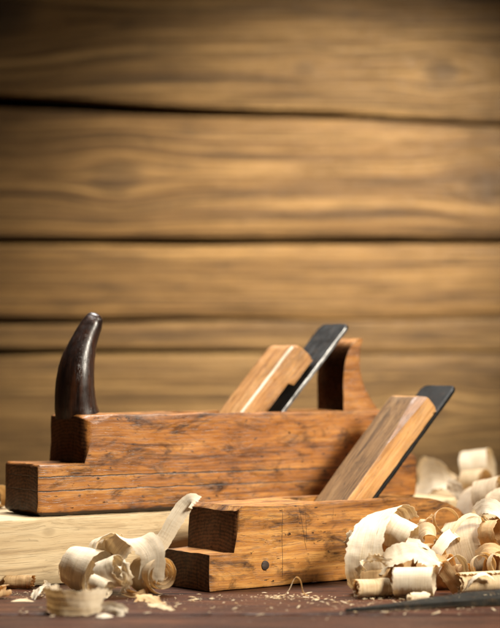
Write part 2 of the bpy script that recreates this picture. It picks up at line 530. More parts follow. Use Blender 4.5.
# --- front plane
FZ = radians(36.9)
fp = empty('wooden_plane', (-3.08, 0, .03), FZ)
tag(fp, 'shorter golden wooden plane on the bench, dark stepped end, grey topped wedge', 'wood plane')
prof = [(0, 0), (26.0, 0), (26.5, .5), (26.55, 3.4), (26.3, 4.3), (25.5, 5.05), (24.2, 5.6), (22.4, 6.0), (20.4, 6.18), (17.0, 6.22), (8, 6.22),
        (3.1, 6.22), (2.62, 5.85), (2.3, 2.75), (0, 2.72)]
bm = prism(prof, 0, 6.1)
# rounded front corner of the step and its top
bevel_where(bm, lambda e: all(v.co.y < .01 and 2.2 < v.co.x < 2.7 for v in e.verts) and sharp(e), .5, 5)
bevel_where(bm, lambda e: all(v.co.y < .01 and v.co.z > 3.3 and v.co.x > 2.3 for v in e.verts) and sharp(e), .5, 6)
bevel_where(bm, lambda e: sharp(e, 40) and min(v.co.z for v in e.verts) > -.01, .16, 3)
cutp = [(11.6, 6.6), (17.55 + .5, 6.6 + .1), (11.0, -.4), (10.5, -.4)]
bm = cut(bm, prism([(11.0, 7.2), (18.55, 7.2), (11.05, -.3), (10.6, -.3)], .85, 5.25))
slice_up(bm, (.7, .6, .6), ((0, 26.5), (0, 6.1), (0, 6.2)))
roughen(bm, .09, .45, 1.0, .04, 2.0)
for v in bm.verts:
    v.co.z = max(v.co.z, 0)
link('body', bm, M['front_body'], fp, smooth=28)
# iron: lower face on the 45 degree bed
bm = iron_bm(17.5, 6.2, 45, 12.4, 8.4, .30, 1.0, 5.1, .5)
slice_up(bm, (.5, .4, .5), ((8, 28), (1, 5.2), (-1, 16)))
roughen(bm, .03, .7, 2, .02, 3)
link('iron', bm, M['iron'], fp, smooth=30)


def wedge_bm(t0, h0, deg, th0, th1, s0, s1, l0, l1, cham, top_round, gap, step=0.0, at=0.0):
    """tapered wedge lying on the iron; s runs up the slope, thickness th0 at s=0 to th1 at s1"""
    d = Vector((cos(radians(deg)), 0, sin(radians(deg))))
    n = Vector((-d.z, 0, d.x))
    o = Vector((t0, 0, h0)) + n * gap
    tb = th0 + (th1 - th0) * s0 / s1
    out = [(s0, 0), (s1 - .1, 0)] if not step else [(s0, step), (at, step), (at + .25, 0), (s1 - .1, 0)]
    r = top_round
    for k in range(5):
        a = -pi / 2 + pi / 2 * k / 4
        out.append((s1 - r * .6 + r * .6 * cos(a), .6 * r + r * .6 * sin(a)))
    for k in range(5):
        a = pi / 2 * k / 4
        out.append((s1 - r + r * cos(a), th1 - r + r * sin(a)))
    out.append((s0, max(.12, tb)))
    bm = bmesh.new()
    A = [bm.verts.new(o + d * s + n * q + Vector((0, l0, 0))) for s, q in out]
    B = [bm.verts.new(o + d * s + n * q + Vector((0, l1, 0))) for s, q in out]
    k = len(out)
    fa = bm.faces.new(A)
    bm.faces.new(B[::-1])
    for i in range(k):
        bm.faces.new((A[i], B[i], B[(i + 1) % k], A[(i + 1) % k]))
    bmesh.ops.recalc_face_normals(bm, faces=bm.faces)

    def loc(v):
        q = v.co - o
        return q.dot(d), q.dot(n)
    bevel_where(bm, lambda e: e in fa.edges and min(loc(v)[1] for v in e.verts) > min(.1 + tb * .5, 1.0) and sharp(e, 40), cham, 1)
    bevel_where(bm, lambda e: sharp(e, 30), .06, 2)
    return bm, d, n, o


def faces_by_normal(ob, n, mat, lim=.97):
    ob.data.materials.append(mat)
    k = len(ob.data.materials) - 1
    nn = Vector(n)
    for p in ob.data.polygons:
        if p.normal.dot(nn) > lim:
            p.material_index = k


bm, d, n, o = wedge_bm(17.5, 6.2, 45, 1.85, 2.0, -6.0, 9.6, 1.15, 5.0, .05, .75, .32)
# tapered chamfer along the near edge of the upper face


def wp(s_, l_, h_):
    return o + d * s_ + n * h_ + Vector((0, l_, 0))


ca, cb, cc = wp(3.4, 1.15, 1.91), wp(9.6, 2.15, 2.0), wp(9.6, 1.15, 1.45)
cn = (cb - ca).cross(cc - ca).normalized()
if cn.dot(n) < 0: cn = -cn
g_ = bmesh.ops.bisect_plane(bm, geom=bm.verts[:] + bm.edges[:] + bm.faces[:], plane_co=ca, plane_no=cn, clear_outer=True)
bmesh.ops.holes_fill(bm, edges=[e for e in bm.edges if len(e.link_faces) == 1])
bmesh.ops.recalc_face_normals(bm, faces=bm.faces)
if bm.calc_volume(signed=True) < 0:
    bmesh.ops.reverse_faces(bm, faces=bm.faces)
slice_up(bm, (.6, .7, .6), ((8, 26), (1, 5.2), (1, 15)))
roughen(bm, .03, .6, 2.0, .015, 2.5)
w = link('wedge', bm, M['front_wedge'], fp, smooth=28)
faces_by_normal(w, n, M['grey_face'])
faces_by_normal(w, cn, M['wedge_chamfer'])
# dark plug in the side
bm = bmesh.new()
bmesh.ops.create_circle(bm, cap_ends=True, segments=20, radius=.36)
r_ = bmesh.ops.extrude_face_region(bm, geom=bm.faces[:])
for v in [g for g in r_['geom'] if isinstance(g, bmesh.types.BMVert)]:
    v.co.z += .25
bmesh.ops.recalc_face_normals(bm, faces=bm.faces)
bevel_where(bm, lambda e: sharp(e, 40), .03, 2)
for v in bm.verts:
    v.co = Vector((5.3 + v.co.x * 1.0, .0 - v.co.z + .20, 1.62 + v.co.y * 1.05))
roughen(bm, .05, 1.6, 4)
link('plug', bm, M['plug'], fp, smooth=40)

# --- rear plane
rp = empty('wooden_plane', (-16.5, 5.3, BT + .05), RZ)
tag(rp, 'longer reddish wooden plane on the pale board with curved dark horn handle and rear tote', 'wood plane')
prof = [(.35, 0), (35.7, 0), (36, .35), (36, 3.7), (35.7, 4.0), (33.2, 4.05), (32.9, 4.3), (32.75, 7.5), (32.4, 7.8), (4.3, 7.8), (4.0, 7.65),
        (3.95, 4.0), (.2, 4.0), (0, 3.8), (0, .35)]
bm = prism(prof, 0, 6.2)
bevel_where(bm, lambda e: all(v.co.y < .01 and 3.9 < v.co.x < 4.35 and v.co.z > 3.9 for v in e.verts) and sharp(e), 1.15, 7)
bevel_where(bm, lambda e: all(v.co.y < .01 and v.co.z < .36 for v in e.verts) and sharp(e), .3, 2)
bevel_where(bm, lambda e: sharp(e, 40), .13, 3)
bm = cut(bm, prism([(13.8, 8.6), (24.05, 8.6), (16.3, -.3), (15.8, -.3)], .85, 5.35))
slice_up(bm, (.8, .6, .6), ((0, 36), (0, 6.2), (0, 7.8)))
roughen(bm, .09, .4, 6.0, .05, 1.9)
for v in bm.verts:
    v.co.z = max(v.co.z, 0)
link('body', bm, M['rear_body'], rp, smooth=28)

bm = iron_bm(23.3, 7.8, 48, 9.7, 9.5, .34, .95, 5.2, .45)
slice_up(bm, (.5, .4, .5), ((8, 32), (1, 5.3), (-1, 16)))
roughen(bm, .03, .7, 5, .02, 3)
faces_by_normal(link('iron', bm, M['iron_rear'], rp, smooth=30), (0, -1, 0), M['iron_lit_edge'], .9)
bm, d, n, o = wedge_bm(23.0, 7.8, 48, 2.35, 2.35, -8.0, 5.5, 1.5, 5.15, .40, .9, .45, .5, 2.3)
slice_up(bm, (.6, .7, .6), ((8, 32), (1, 5.3), (1, 16)))
roughen(bm, .04, .6, 5.0, .02, 2.5)
w = link('wedge', bm, M['rear_wedge'], rp, smooth=28)
faces_by_normal(w, (n + Vector((0, -1, 0))).normalized(), M['highlight_edge'], .95)


def tube(path, radii, seg=20, squash=None, cap=6):
    """closed rounded tube: radii are (a, b) along the two frame directions"""
    bm = bmesh.new()
    rings = []
    up = Vector((0, 1, 0))
    for i, p in enumerate(path):
        tg = (path[min(i + 1, len(path) - 1)] - path[max(i - 1, 0)]).normalized()
        e1 = up.cross(tg).normalized()
        e2 = tg.cross(e1).normalized()
        a, b = radii[i]
        rings.append([bm.verts.new(p + e1 * a * cos(2 * pi * k / seg) + e2 * b * sin(2 * pi * k / seg)) for k in range(seg)])
    for r, s in zip(rings, rings[1:]):
        for k in range(seg):
            bm.faces.new((r[k], r[(k + 1) % seg], s[(k + 1) % seg], s[k]))
    bm.faces.new(rings[0][::-1])
    bm.faces.new(rings[-1])
    bmesh.ops.recalc_face_normals(bm, faces=bm.faces)
    return bm


# horn: swept, leaning back towards the iron, tip rounded
hc = [Vector(p) for p in ((5.15, 3.6, 7.72), (5.0, 3.6, 8.6), (4.95, 3.6, 10.2), (5.2, 3.6, 12.0), (5.82, 3.6, 13.8), (6.4, 3.6, 14.95), (6.68, 3.6, 15.4))]
hp = catmull(hc, 6)
rad = []
rt = [(1.72, 2.1), (1.62, 2.0), (1.5, 1.9), (1.32, 1.65), (1.02, 1.25), (.84, 1.02), (.70, .85)]
rv = catmull([Vector((a, b, 0)) for a, b in rt], 6)
rad = [(v.x, v.y) for v in rv]
end = hp[-1]
tdir = (hp[-1] - hp[-2]).normalized()
for k in range(1, 7):
    a = pi / 2 * k / 6
    hp.append(end + tdir * .55 * sin(a))
    rad.append((.70 * max(cos(a), .05), .85 * max(cos(a), .05)))
bm = tube(hp, rad, 28)
roughen(bm, .06, .5, 3.0, .02, 1.6)
link('horn', bm, M['horn'], rp, smooth=60)

# tote: upright block with a hollowed back that flares to the heel
tp = [(v.x, v.y) for v in catmull([Vector((29.2, 7.75, 0)), Vector((29.15, 10.2, 0)), Vector((29.3, 11.8, 0)), Vector((29.75, 12.95, 0)), Vector((30.4, 13.7, 0)), Vector((31.05, 14.0, 0))], 4)]
bk = catmull([Vector((31.2, 13.85, 0)), Vector((30.95, 13.0, 0)), Vector((30.85, 11.8, 0)), Vector((31.1, 10.4, 0)), Vector((31.8, 9.0, 0)), Vector((32.5, 8.1, 0)), Vector((32.75, 7.75, 0))], 5)
bk = [bk[0]] + bk
tp += [(v.x, v.y) for v in bk[1:]]
bm = prism(tp, 1.15, 5.3)
bevel_where(bm, lambda e: sharp(e, 50) and max(v.co.z for v in e.verts) > 7.9, .7, 7)
slice_up(bm, (.6, .6, .6), ((29, 33), (1, 5.4), (7.7, 14)))
roughen(bm, .05, .6, 8.0)
link('tote', bm, M['tote'], rp, smooth=40)

# ------------------------------------------------------------------ shavings
SHN = 'curled wood shavings around the planes'
UVN = 'UVMap'


def ribbon(path, wdir, width, label, mat='sh_white', cup=0.0, rag=.08, endrag=.4, th=.014, nw=14, seed=None, wave=.05, taper=(0, 0), group=SHN, flat=False):
    """thin planed strip: centre line path, unit width directions, fibres run along it; torn ends, wavy edges"""
    seed = random.random() * 50 if seed is None else seed
    n = len(path)
    bm = bmesh.new()
    uvl = bm.loops.layers.uv.new(UVN)
    uve = bm.loops.layers.uv.new('Edge')
    L = [0.0]
    for a, b in zip(path, path[1:]):
        L.append(L[-1] + (b - a).length)
    tot = L[-1]
    grid = []
    for i in range(n):
        tg = (path[min(i + 1, n - 1)] - path[max(i - 1, 0)]).normalized()
        wd = wdir[i] if isinstance(wdir, list) else wdir
        wd = (wd - tg * wd.dot(tg))
        wd = wd.normalized() if wd.length > 1e-6 else Vector((1, 0, 0))
        nm = tg.cross(wd).normalized()
        s = L[i] / tot
        ww = width(s) if callable(width) else width
        if taper[0]: ww *= min(1, .25 + .75 * s / taper[0])
        if taper[1]: ww *= min(1, .25 + .75 * (1 - s) / taper[1])
        row = []
        for j in range(nw + 1):
            v = j / nw * 2 - 1
            sg = 1 if v > 0 else -1
            e = rag * (.55 * noise.noise(Vector((L[i] * 1.3, sg * 3 + seed, 0))) + .6 * noise.noise(Vector((L[i] * 4, sg * 3 + seed, 3))) + .7 * noise.noise(Vector((L[i] * 11, sg * 3 + seed, 5))))
            off = v * ww / 2 * (1 + e * abs(v) ** 3 / max(ww * .3, .1))
            p = path[i] + wd * off
            p += nm * (cup * (v * v - .4) + .7 * wave * noise.noise(Vector((L[i] * .9, v * 1.2, seed))) + wave * .45 * noise.noise(Vector((L[i] * 3.0, v * 2.4, seed + 4))))
            # torn ends: slide columns along the strip
            er = endrag * (noise.noise(Vector((v * 2.0, seed, 8))) + .7 * noise.noise(Vector((v * 7.0, seed, 2))))
            if i < 3: p += tg * er * (1 - i / 3)
            if i > n - 4: p += tg * er * (1 - (n - 1 - i) / 3)
            row.append(bm.verts.new(p))
        grid.append(row)
    under = []
    for i in range(n):
        row = []
        for j in range(nw + 1):
            a_ = grid[min(i + 1, n - 1)][j].co - grid[max(i - 1, 0)][j].co
            b_ = grid[i][min(j + 1, nw)].co - grid[i][max(j - 1, 0)].co
            nn = a_.cross(b_)
            nn = nn.normalized() if nn.length > 1e-9 else Vector((0, 0, 1))
            row.append(bm.verts.new(grid[i][j].co - nn * th))
        under.append(row)
    wm = width(.5) if callable(width) else width

    def quad(vs, ids):
        f = bm.faces.new(vs)
        for lp, (a, b) in zip(f.loops, ids):
            lp[uvl].uv = ((L[a] + seed) * CM, (b / nw * wm + seed * 3) * CM)
            lp[uve].uv = (L[a] / tot, b / nw)
    for i in range(n - 1):
        for j in range(nw):
            ids = ((i, j), (i + 1, j), (i + 1, j + 1), (i, j + 1))
            quad([grid[a][b] for a, b in ids], ids)
            quad([under[a][b] for a, b in ids[::-1]], ids[::-1])
        for j in (0, nw):
            quad((grid[i][j], under[i][j], under[i + 1][j], grid[i + 1][j]), ((i, j), (i, j), (i + 1, j), (i + 1, j)))
    for j in range(nw):
        for i in (0, n - 1):
            quad((grid[i][j], grid[i][j + 1], under[i][j + 1], under[i][j]), ((i, j), (i, j + 1), (i, j + 1), (i, j)))
    bmesh.ops.recalc_face_normals(bm, faces=bm.faces)
    lo = min(v.co.z for v in bm.verts)
    c = sum((v.co for v in bm.verts), Vector()) / len(bm.verts)
    base = Vector((c.x, c.y, lo))
    for v in bm.verts:
        v.co -= base
    o = link('wood_shaving', bm, M[mat], None, base, smooth=50)
    tag(o, label, 'wood shaving', group)
    return o


def curl_path(c, axis, r0, r1, a0, turns, drift=0.0, cone=0.0, ell=1.0, step=9, up=Vector((0, 0, 1))):
    """spiral round an axis; returns path and width directions (tilted for a cone)"""
    axis = Vector(axis).normalized()
    e1 = (up - axis * up.dot(axis)).normalized()
    e2 = axis.cross(e1)
    n = max(8, int(abs(turns) * 360 / step))
    P, D = [], []
    for i in range(n + 1):
        s = i / n
        a = a0 + 2 * pi * turns * s
        r = r0 + (r1 - r0) * s
        rad = e1 * cos(a) * ell + e2 * sin(a)
        P.append(Vector(c) + rad * r + axis * (drift * (s - .5)))
        D.append((axis + rad * cone).normalized())
    return P, D


def curl(c, axis, r0, r1, a0, turns, width, label, mat='sh_white', drift=0.0, cone=0.0, ell=1.0, **kw):
    P, D = curl_path(c, axis, r0, r1, radians(a0), turns, drift, cone, ell)
    return ribbon(P, D, width, label, mat, **kw)


def strip(pts, dirs, width, label, mat='sh_white', n=8, **kw):
    """free strip through control points (photo x, y, distance) with width directions at each point"""
    P = catmull([W(*p) for p in pts], n)
    D = catmull([Vector(d).normalized() for d in dirs], n)
    return ribbon(P, [v.normalized() for v in D], width, label, mat, **kw)


def on(x, z, r, base=0.0):
    """centre of a curl of radius r resting at height base, at photo column x and z cm away"""
    return Vector(((x - 250) * z / FOC, z + CAM_Y, base + r))


# --- left heap, before the pale board
curl(on(153, 148.5, 1.52), (.62, -.78, .05), .28, 1.45, 40, 3.4, 2.6, 'tight roll showing its spiral end, right end of the left heap beside the small plane', 'sh_cream', rag=.05, wave=.02, endrag=.2)
strip([(118, 583, 149.5), (112, 560, 150.5), (124, 541, 150), (142, 540, 148.6), (153, 556, 147.4), (150, 582, 146.9)],
      [(.9, -.35, .1)] * 6, 2.1, 'broad white strip arching over the top of the left heap', 'sh_white', wave=.08)
strip([(138, 572, 149.6), (150, 556, 149.8), (163, 541, 150), (174, 522, 150.3), (184, 507, 150.6), (191, 500.5, 150.5), (197, 503, 150.2)],
      [(.75, -.4, -.5), (.75, -.4, -.5), (.78, -.35, -.5), (.8, -.3, -.5), (.7, -.4, -.6), (.35, -.6, -.7), (0, -.7, -.7)], 1.3,
      'straight white strip rising from the left heap against the dark toe of the small plane', 'sh_white', cup=.05, wave=.03, rag=.04, endrag=.12)
curl(on(86, 150.5, 1.62), (.80, -.52, -.22), 1.75, 1.5, 150, -1.15, 2.9, 'wide open loop at the left end of the left heap', 'sh_white', cone=.15, wave=.10)
curl(W(107, 549, 151.5), (.75, -.6, .35), 1.0, 1.25, -60, 1.05, 1.8, 'torn pale loop on top of the left heap', 'sh_white', wave=.06, rag=.16)
strip([(100, 566, 149), (112, 574, 147.6), (122, 566, 147), (126, 578, 146.9), (119, 590, 147.4)], [(.5, -.2, .8), (.6, -.4, .6), (.8, -.3, .4), (.9, -.3, .2), (.9, -.3, .2)], 1.0,
     'shredded narrow strip hanging down the front of the left heap', 'sh_white', wave=.22, rag=.3, endrag=.8)
curl(W(112, 572, 147.4), (.85, -.38, .34), 1.0, 1.25, -80, .7, 1.7, 'white loop in the middle of the left heap, open towards the right', 'sh_white', wave=.14, rag=.2, endrag=.7)
curl(W(101, 585, 146.6), (.75, -.4, -.3), .55, .8, 200, 1.3, 1.5, 'small white curl low in front of the middle of the left heap', 'sh_white', wave=.05, rag=.1)
strip([(92, 552, 150.5), (100, 541, 150), (112, 536, 149.8), (122, 541, 150.2), (126, 552, 151)], [(.5, -.7, .4), (.4, -.8, .4), (.3, -.85, .4), (.4, -.8, .3), (.5, -.8, .2)], 1.2,
      'frayed white scrap, topmost in the middle of the left heap', 'sh_white', wave=.08, rag=.2, endrag=.6)
strip([(124, 592, 147.4), (134, 595, 147), (146, 592, 147.2), (150, 586, 147.6)], [(.1, .3, 1), (.1, -.2, 1), (.1, -.2, 1), (.2, 0, 1)], .6,
      'low tan sliver under the spiral roll of the left heap', 'sh_gold', wave=.08)
# --- blurred foreground curl, left
strip([(64, 596, 141.2), (50, 597, 140.4), (46, 599, 138.8), (54, 602, 137.6), (68, 603, 137.0), (84, 604, 136.9), (97, 602, 137.4), (104, 601, 138.2)],
      [(-.05, .1, 1), (-.1, .05, 1), (-.12, 0, 1), (-.05, -.05, 1), (.04, -.1, 1), (.08, -.12, 1), (.16, -.10, 1), (.25, -.05, 1)], 1.8,
      'blurred cream curl standing nearest the camera at lower left', 'sh_white', wave=.12, rag=.14, endrag=.5)
strip([(98, 611, 139.5), (108, 609, 138.8), (118, 612, 138), (123, 615, 137.6)], [(.1, .5, .85), (.1, .4, .9), (.1, .5, .8), (.1, .8, .5)], 1.15,
      'short pale strip right of the blurred cream curl', 'sh_white', wave=.1)
strip([(94, 617.5, 136.2), (104, 616, 136), (114, 618, 136.2)], [(.1, 1, .15), (0, 1, .3), (.1, 1, .1)], .8, 'small white flake lying before the blurred cream curl', 'sh_white', wave=.06)
# --- small pieces along the foot of the board
curl(on(20, 152.6, .50), (.95, -.15, .0), .35, .55, 100, 1.2, 2.2, 'small tan tube at the foot of the pale board near the left edge', 'sh_gold', wave=.1, rag=.15)
strip([(34, 600, 146), (38, 590, 147), (42, 587, 148), (48, 590, 147.4)], [(.6, -.3, .4), (.7, -.2, .3), (.6, 0, .6), (.5, 0, .6)], 1.0,
      'torn white scrap beside the tan tube at the foot of the board', 'sh_white', wave=.14, rag=.25, endrag=.7)
curl(on(3, 146.5, .42), (.7, .5, .1), .3, .5, 60, .9, 1.1, 'tan scrap cut by the left edge of the photo', 'sh_gold', wave=.08)
strip([(12, 602, 144.6), (24, 600.5, 144.9), (34, 602.5, 144.4)], [(.1, 1, .2), (0, 1, .4), (.2, 1, .1)], .5, 'thin pale sliver flat on the bench before the tan tube', 'sh_cream', wave=.06)
strip([(136, 603, 144.3), (144, 598, 144.9), (153, 600, 144.4), (164, 608, 142)], [(.2, .6, .6), (.2, .7, .5), (.1, .9, .3), (.3, .9, .1)], 1.0,
      'curved tan flake on the bench below the spiral roll', 'sh_gold', wave=.14, rag=.2, endrag=.7)
strip([(150, 607, 141.5), (159, 605, 141.8), (170, 611, 139.5)], [(.3, 1, .2), (.2, 1, .3), (.3, 1, .1)], .7, 'frayed pale scrap touching the curved tan flake', 'sh_cream', wave=.1, rag=.25)
curl(on(-2, 164, .9, BT), (.6, -.6, .2), .7, .95, 0, 1.1, 1.4, 'pale curl on the board left of the long plane', 'sh_cream', wave=.1)

# --- right heap
strip([(386, 586, 151.0), (372, 587, 149.4), (364, 572, 148.2), (364, 550, 148.2), (371, 526, 149.6), (384, 511, 152.5), (396, 512, 155), (402, 524, 156.4)],
      [(.92, -.28, .1), (.92, -.28, .15), (.92, -.28, .22), (.92, -.25, .30), (.92, -.2, .30), (.92, -.15, .28), (.95, 0, .2), (.95, 0, .2)], 2.9, 'largest broad white curl leaning on the side of the small plane',
      'sh_white', wave=.12, rag=.14, endrag=.6, nw=18)
curl(W(399, 533, 150.2), (.80, -.40, -.42), 1.1, 1.3, -95, .85, 2.3, 'white flap with a brown open end at the right of the largest curl', 'sh_white', wave=.08, rag=.14, endrag=.5)
curl(W(390, 552, 152.2), (.9, -.3, .1), 1.5, 1.7, 60, .9, 2.6, 'golden torn inner sheet showing through the largest curl', 'sh_gold', wave=.12, rag=.2)
strip([(351, 556, 151.3), (348, 546, 151.2), (349, 536, 151.4), (352, 530, 151.7)], [(.8, -.5, 0)] * 4, .5, 'thin frayed sliver standing at the left of the largest curl', 'sh_cream', wave=.08, rag=.2)
strip([(364, 573, 149), (377, 565, 148.3), (394, 556, 148), (412, 551, 148), (428, 557, 147.8), (435, 567, 147.6)],
      [(.1, -.8, -.6), (.1, -.75, -.65), (.12, -.7, -.7), (.1, -.7, -.7), (0, -.7, -.7), (-.1, -.7, -.7)], 1.9, 'crumpled white sheet draped over the tubes in front of the largest curl', 'sh_white', wave=.2, rag=.3, endrag=.9, nw=12)
curl(on(379, 148.8, 1.25), (.9, -.3, .1), .9, 1.3, 180, 1.0, 2.3, 'golden fold tucked under the crumpled white sheet', 'sh_gold', wave=.14, rag=.2)
strip([(361, 574, 147.6), (364, 563, 147.4), (374, 558, 147.2), (386, 560, 147)], [(.4, -.3, .8), (.3, -.4, .8), (.1, -.4, .9), (0, -.4, .9)], .8,
      'frayed white wisp at the left end of the crumpled sheet', 'sh_white', wave=.2, rag=.4, endrag=.9)
curl(on(372, 146.8, .74), (.93, .36, .0), .36, .74, 190, 2.1, 2.7, 'small tan tube, lowest at the left front of the right heap', 'sh_cream', wave=.08, rag=.14, endrag=.5)
curl(on(414, 146.4, 1.16), (.97, -.22, .03), .85, 1.14, 120, 2.0, 2.95, 'short ribbed white tube at the front of the right heap above the file', 'sh_white', wave=.04, rag=.06, endrag=.15)
curl(on(418, 144.6, .33), (.8, .5, .0), .3, .4, 0, .8, 1.5, 'small white crescent under the ribbed white tube', 'sh_white', wave=.08, rag=.15)
strip([(430, 560, 150), (440, 564, 149.5), (450, 577, 148.6), (459, 590, 148)], [(.3, -.6, -.6), (.4, -.6, -.5), (.7, -.6, 0), (.8, -.6, .1)], 1.3,
      'narrow golden strip bending down between the two front tubes', 'sh_gold', wave=.06)
strip([(412, 552, 154), (416, 540, 153.5), (426, 531, 153), (437, 540, 152.6), (441, 554, 153)], [(.45, -.75, -.3), (.45, -.75, -.4), (.35, -.75, -.55), (.45, -.75, -.45), (.45, -.75, -.3)], 1.7,
      'cream loop behind the crumpled sheet', 'sh_cream', wave=.04, rag=.05)
strip([(431, 565, 152), (436, 553, 151.3), (448, 537, 152), (456, 534, 154), (454, 546, 156)], [(.7, -.45, -.5), (.7, -.45, -.5), (.7, -.45, -.5), (.5, -.7, -.5), (.4, -.8, -.4)], 1.0,
      'cream band slanting up to the right beside the loop behind the crumpled sheet', 'sh_white', wave=.03, rag=.04)
strip([(416, 538, 156), (421, 526, 156), (428, 518, 156), (434, 516, 157)], [(.8, -.3, .5), (.8, -.3, .6), (.6, -.4, .7), (.4, -.4, .8)], 1.0,
      'leaf shaped cream scrap above the loop behind the crumpled sheet', 'sh_cream', wave=.08, rag=.15, taper=(0, .8))
curl(on(424, 156.5, 1.5), (.7, -.6, .1), 1.3, 1.5, 40, 1.2, 2.4, 'golden curl deep between the largest curl and the cream loop', 'sh_gold', wave=.1)
curl(on(437, 152.5, 1.3), (.8, -.4, .1), 1.1, 1.35, 90, 1.3, 2.4, 'golden curl in the shade below the cream loops', 'sh_gold', wave=.1)
curl(W(446, 521, 157), (.25, -.9, .3), .95, 1.1, 60, 1.5, .55, 'thin ring of narrow shaving against the heel of the small plane', 'sh_cream', wave=.03, rag=.03, drift=.6)
curl(on(447, 158, 1.5), (.6, -.6, .3), 1.3, 1.55, 0, 1.2, 2.2, 'tan curl half hidden beneath the thin ring', 'sh_gold', wave=.1)
curl(on(474, 156.5, 2.55), (.86, -.30, .30), 2.2, 2.6, 70, 1.25, 3.2, 'large thin greyish curl at the right of the heap', 'sh_grey', wave=.10, cone=-.1, rag=.12, nw=12)
curl(W(494, 534, 154.2), (.75, -.6, .15), 1.0, 1.35, 230, 1.3, 1.5, 'golden curl at the right edge above the greyish curl', 'sh_gold', wave=.08, rag=.12)
strip([(474, 512, 157), (484, 506, 156), (496, 510, 155), (506, 524, 154)], [(.2, -.75, -.5), (.15, -.75, -.6), (.1, -.7, -.6), (.2, -.7, -.5)], 1.3, 'white strip arching over the golden curl at the right edge', 'sh_white', wave=.06)
strip([(476, 556, 153), (488, 548, 152.4), (500, 552, 152), (506, 560, 151.5)], [(.2, -.7, -.6), (.1, -.7, -.7), (.1, -.7, -.7), (.1, -.7, -.6)], 1.0, 'golden strip behind the narrow rings at the right edge', 'sh_gold', wave=.08)
strip([(489, 512, 163), (494, 496, 163.5), (502, 488, 164)], [(.8, -.4, .2), (.8, -.45, .2), (.7, -.5, .2)], 1.5, 'upright pale strip at the right edge under the topmost roll', 'sh_grey', wave=.08)
curl(W(482, 566, 151), (.3, -.92, .2), .75, 1.0, 150, 1.6, .6, 'narrow ring above the patterned tube', 'sh_cream', wave=.03, rag=.03, drift=.5)
curl(W(500, 565, 150.6), (.4, -.85, .3), .8, 1.1, 40, 1.4, .7, 'narrow ring cut by the right edge of the photo', 'sh_cream', wave=.03, rag=.03, drift=.4)
curl(on(480, 148.5, .86), (.94, .33, .02), .3, .86, 180, 2.6, 3.6, 'patterned tan tube with spiral left end at the right edge', 'sh_cream', wave=.05, rag=.1, endrag=.3)
curl(on(505, 153, 1.4), (.7, .6, .1), 1.1, 1.4, 0, 1.2, 2.4, 'tan curl behind the patterned tube at the right edge', 'sh_gold', wave=.1)
curl(on(462, 153, .9), (.6, -.7, .1), .7, .95, 30, 1.3, 1.6, 'small golden curl under the greyish curl', 'sh_gold', wave=.1)
# thin tangled strips filling the right heap
strip([(405, 556, 149), (414, 548, 148.4), (424, 546, 148.4), (433, 553, 148.8), (436, 563, 149.4)], [(.3, -.6, -.6)] * 5, .5, 'narrow white ribbon lying over the right end of the crumpled sheet', 'sh_white', wave=.06, rag=.1)
strip([(440, 572, 150), (447, 561, 149.6), (457, 556, 149.6), (464, 563, 150), (466, 574, 150.4)], [(.5, -.7, .4)] * 5, .55, 'narrow white hoop standing in front of the greyish curl', 'sh_white', wave=.06, rag=.1)
strip([(452, 533, 153), (459, 522, 153.5), (470, 515, 154), (480, 517, 154.4), (486, 526, 154.2)], [(.4, -.8, -.3)] * 5, .6, 'narrow cream ribbon trailing over the top of the greyish curl', 'sh_cream', wave=.06, rag=.1)
strip([(466, 588, 147.4), (474, 578, 147.2), (485, 574, 147.4), (494, 579, 147.6)], [(.3, -.8, -.4)] * 4, .45, 'thin white ribbon draped on the patterned tube', 'sh_white', wave=.05, rag=.1)
curl(W(489, 516, 158), (.4, -.85, .3), .7, .95, 20, 1.7, .5, 'thin white ring at the right edge behind the white arching strip', 'sh_white', wave=.03, rag=.04, drift=.5)
strip([(360, 592, 149.6), (366, 584, 149.2), (376, 579, 148.9), (386, 581, 148.7)], [(.3, -.7, .5)] * 4, .5, 'torn white shred lying on top of the small tan tube', 'sh_white', wave=.12, rag=.25, endrag=.6)
curl(W(480, 492, 171), (.5, -.8, .2), .7, .9, 20, 1.4, .6, 'blurred thin ring between the greyish strip and the topmost roll', 'sh_white', wave=.03, rag=.04, drift=.5)
# on the board, out of focus
strip([(417, 482, 183), (424, 477, 180.5), (436, 476, 179), (452, 483, 178), (472, 494, 178.5)],
      [(.1, .35, 1), (0, .35, 1), (-.1, .4, 1), (-.2, .5, 1), (-.2, .6, 1)], lambda q: 2.2 + 1.4 * sin(pi * min(1, q * 1.5)) - 1.6 * max(0, q - .4), 'blurred broad white sheet on the board behind the heel of the small plane', 'sh_white', wave=.1, cup=.25)
curl(W(478, 469, 184), (.9, -.32, .15), 1.5, 1.9, 60, 1.2, 2.6, 'blurred white roll, topmost at the right edge', 'sh_white', wave=.08)
strip([(447, 484, 174), (455, 488, 173.4), (464, 499, 172.6)], [(.7, -.4, .5), (.7, -.5, .4), (.6, -.5, .4)], 1.2, 'blurred narrow white strip below the broad white sheet', 'sh_white', wave=.1)
strip([(462, 517, 168), (466, 500, 169), (474, 488, 170), (486, 483, 170.5)], [(.85, -.3, .4), (.85, -.35, .35), (.8, -.4, .3), (.7, -.4, .2)], 1.8, 'thin greyish strip sloping up behind the greyish curl', 'sh_grey', wave=.06)
curl(W(494, 499, 168), (.8, -.5, .25), 1.5, 1.9, 30, 1.2, 2.4, 'pale curl at the right edge below the topmost roll', 'sh_grey', wave=.1)
curl(on(432, 183, .9, BT), (.5, -.8, .2), .7, .95, 0, 1.2, 1.8, 'small cream curl under the blurred broad sheet', 'sh_cream', wave=.1)
curl(on(476, 178, 1.2, BT), (.7, -.6, .1), .9, 1.25, 0, 1.3, 2.2, 'cream curl on the board under the topmost roll', 'sh_cream', wave=.1)
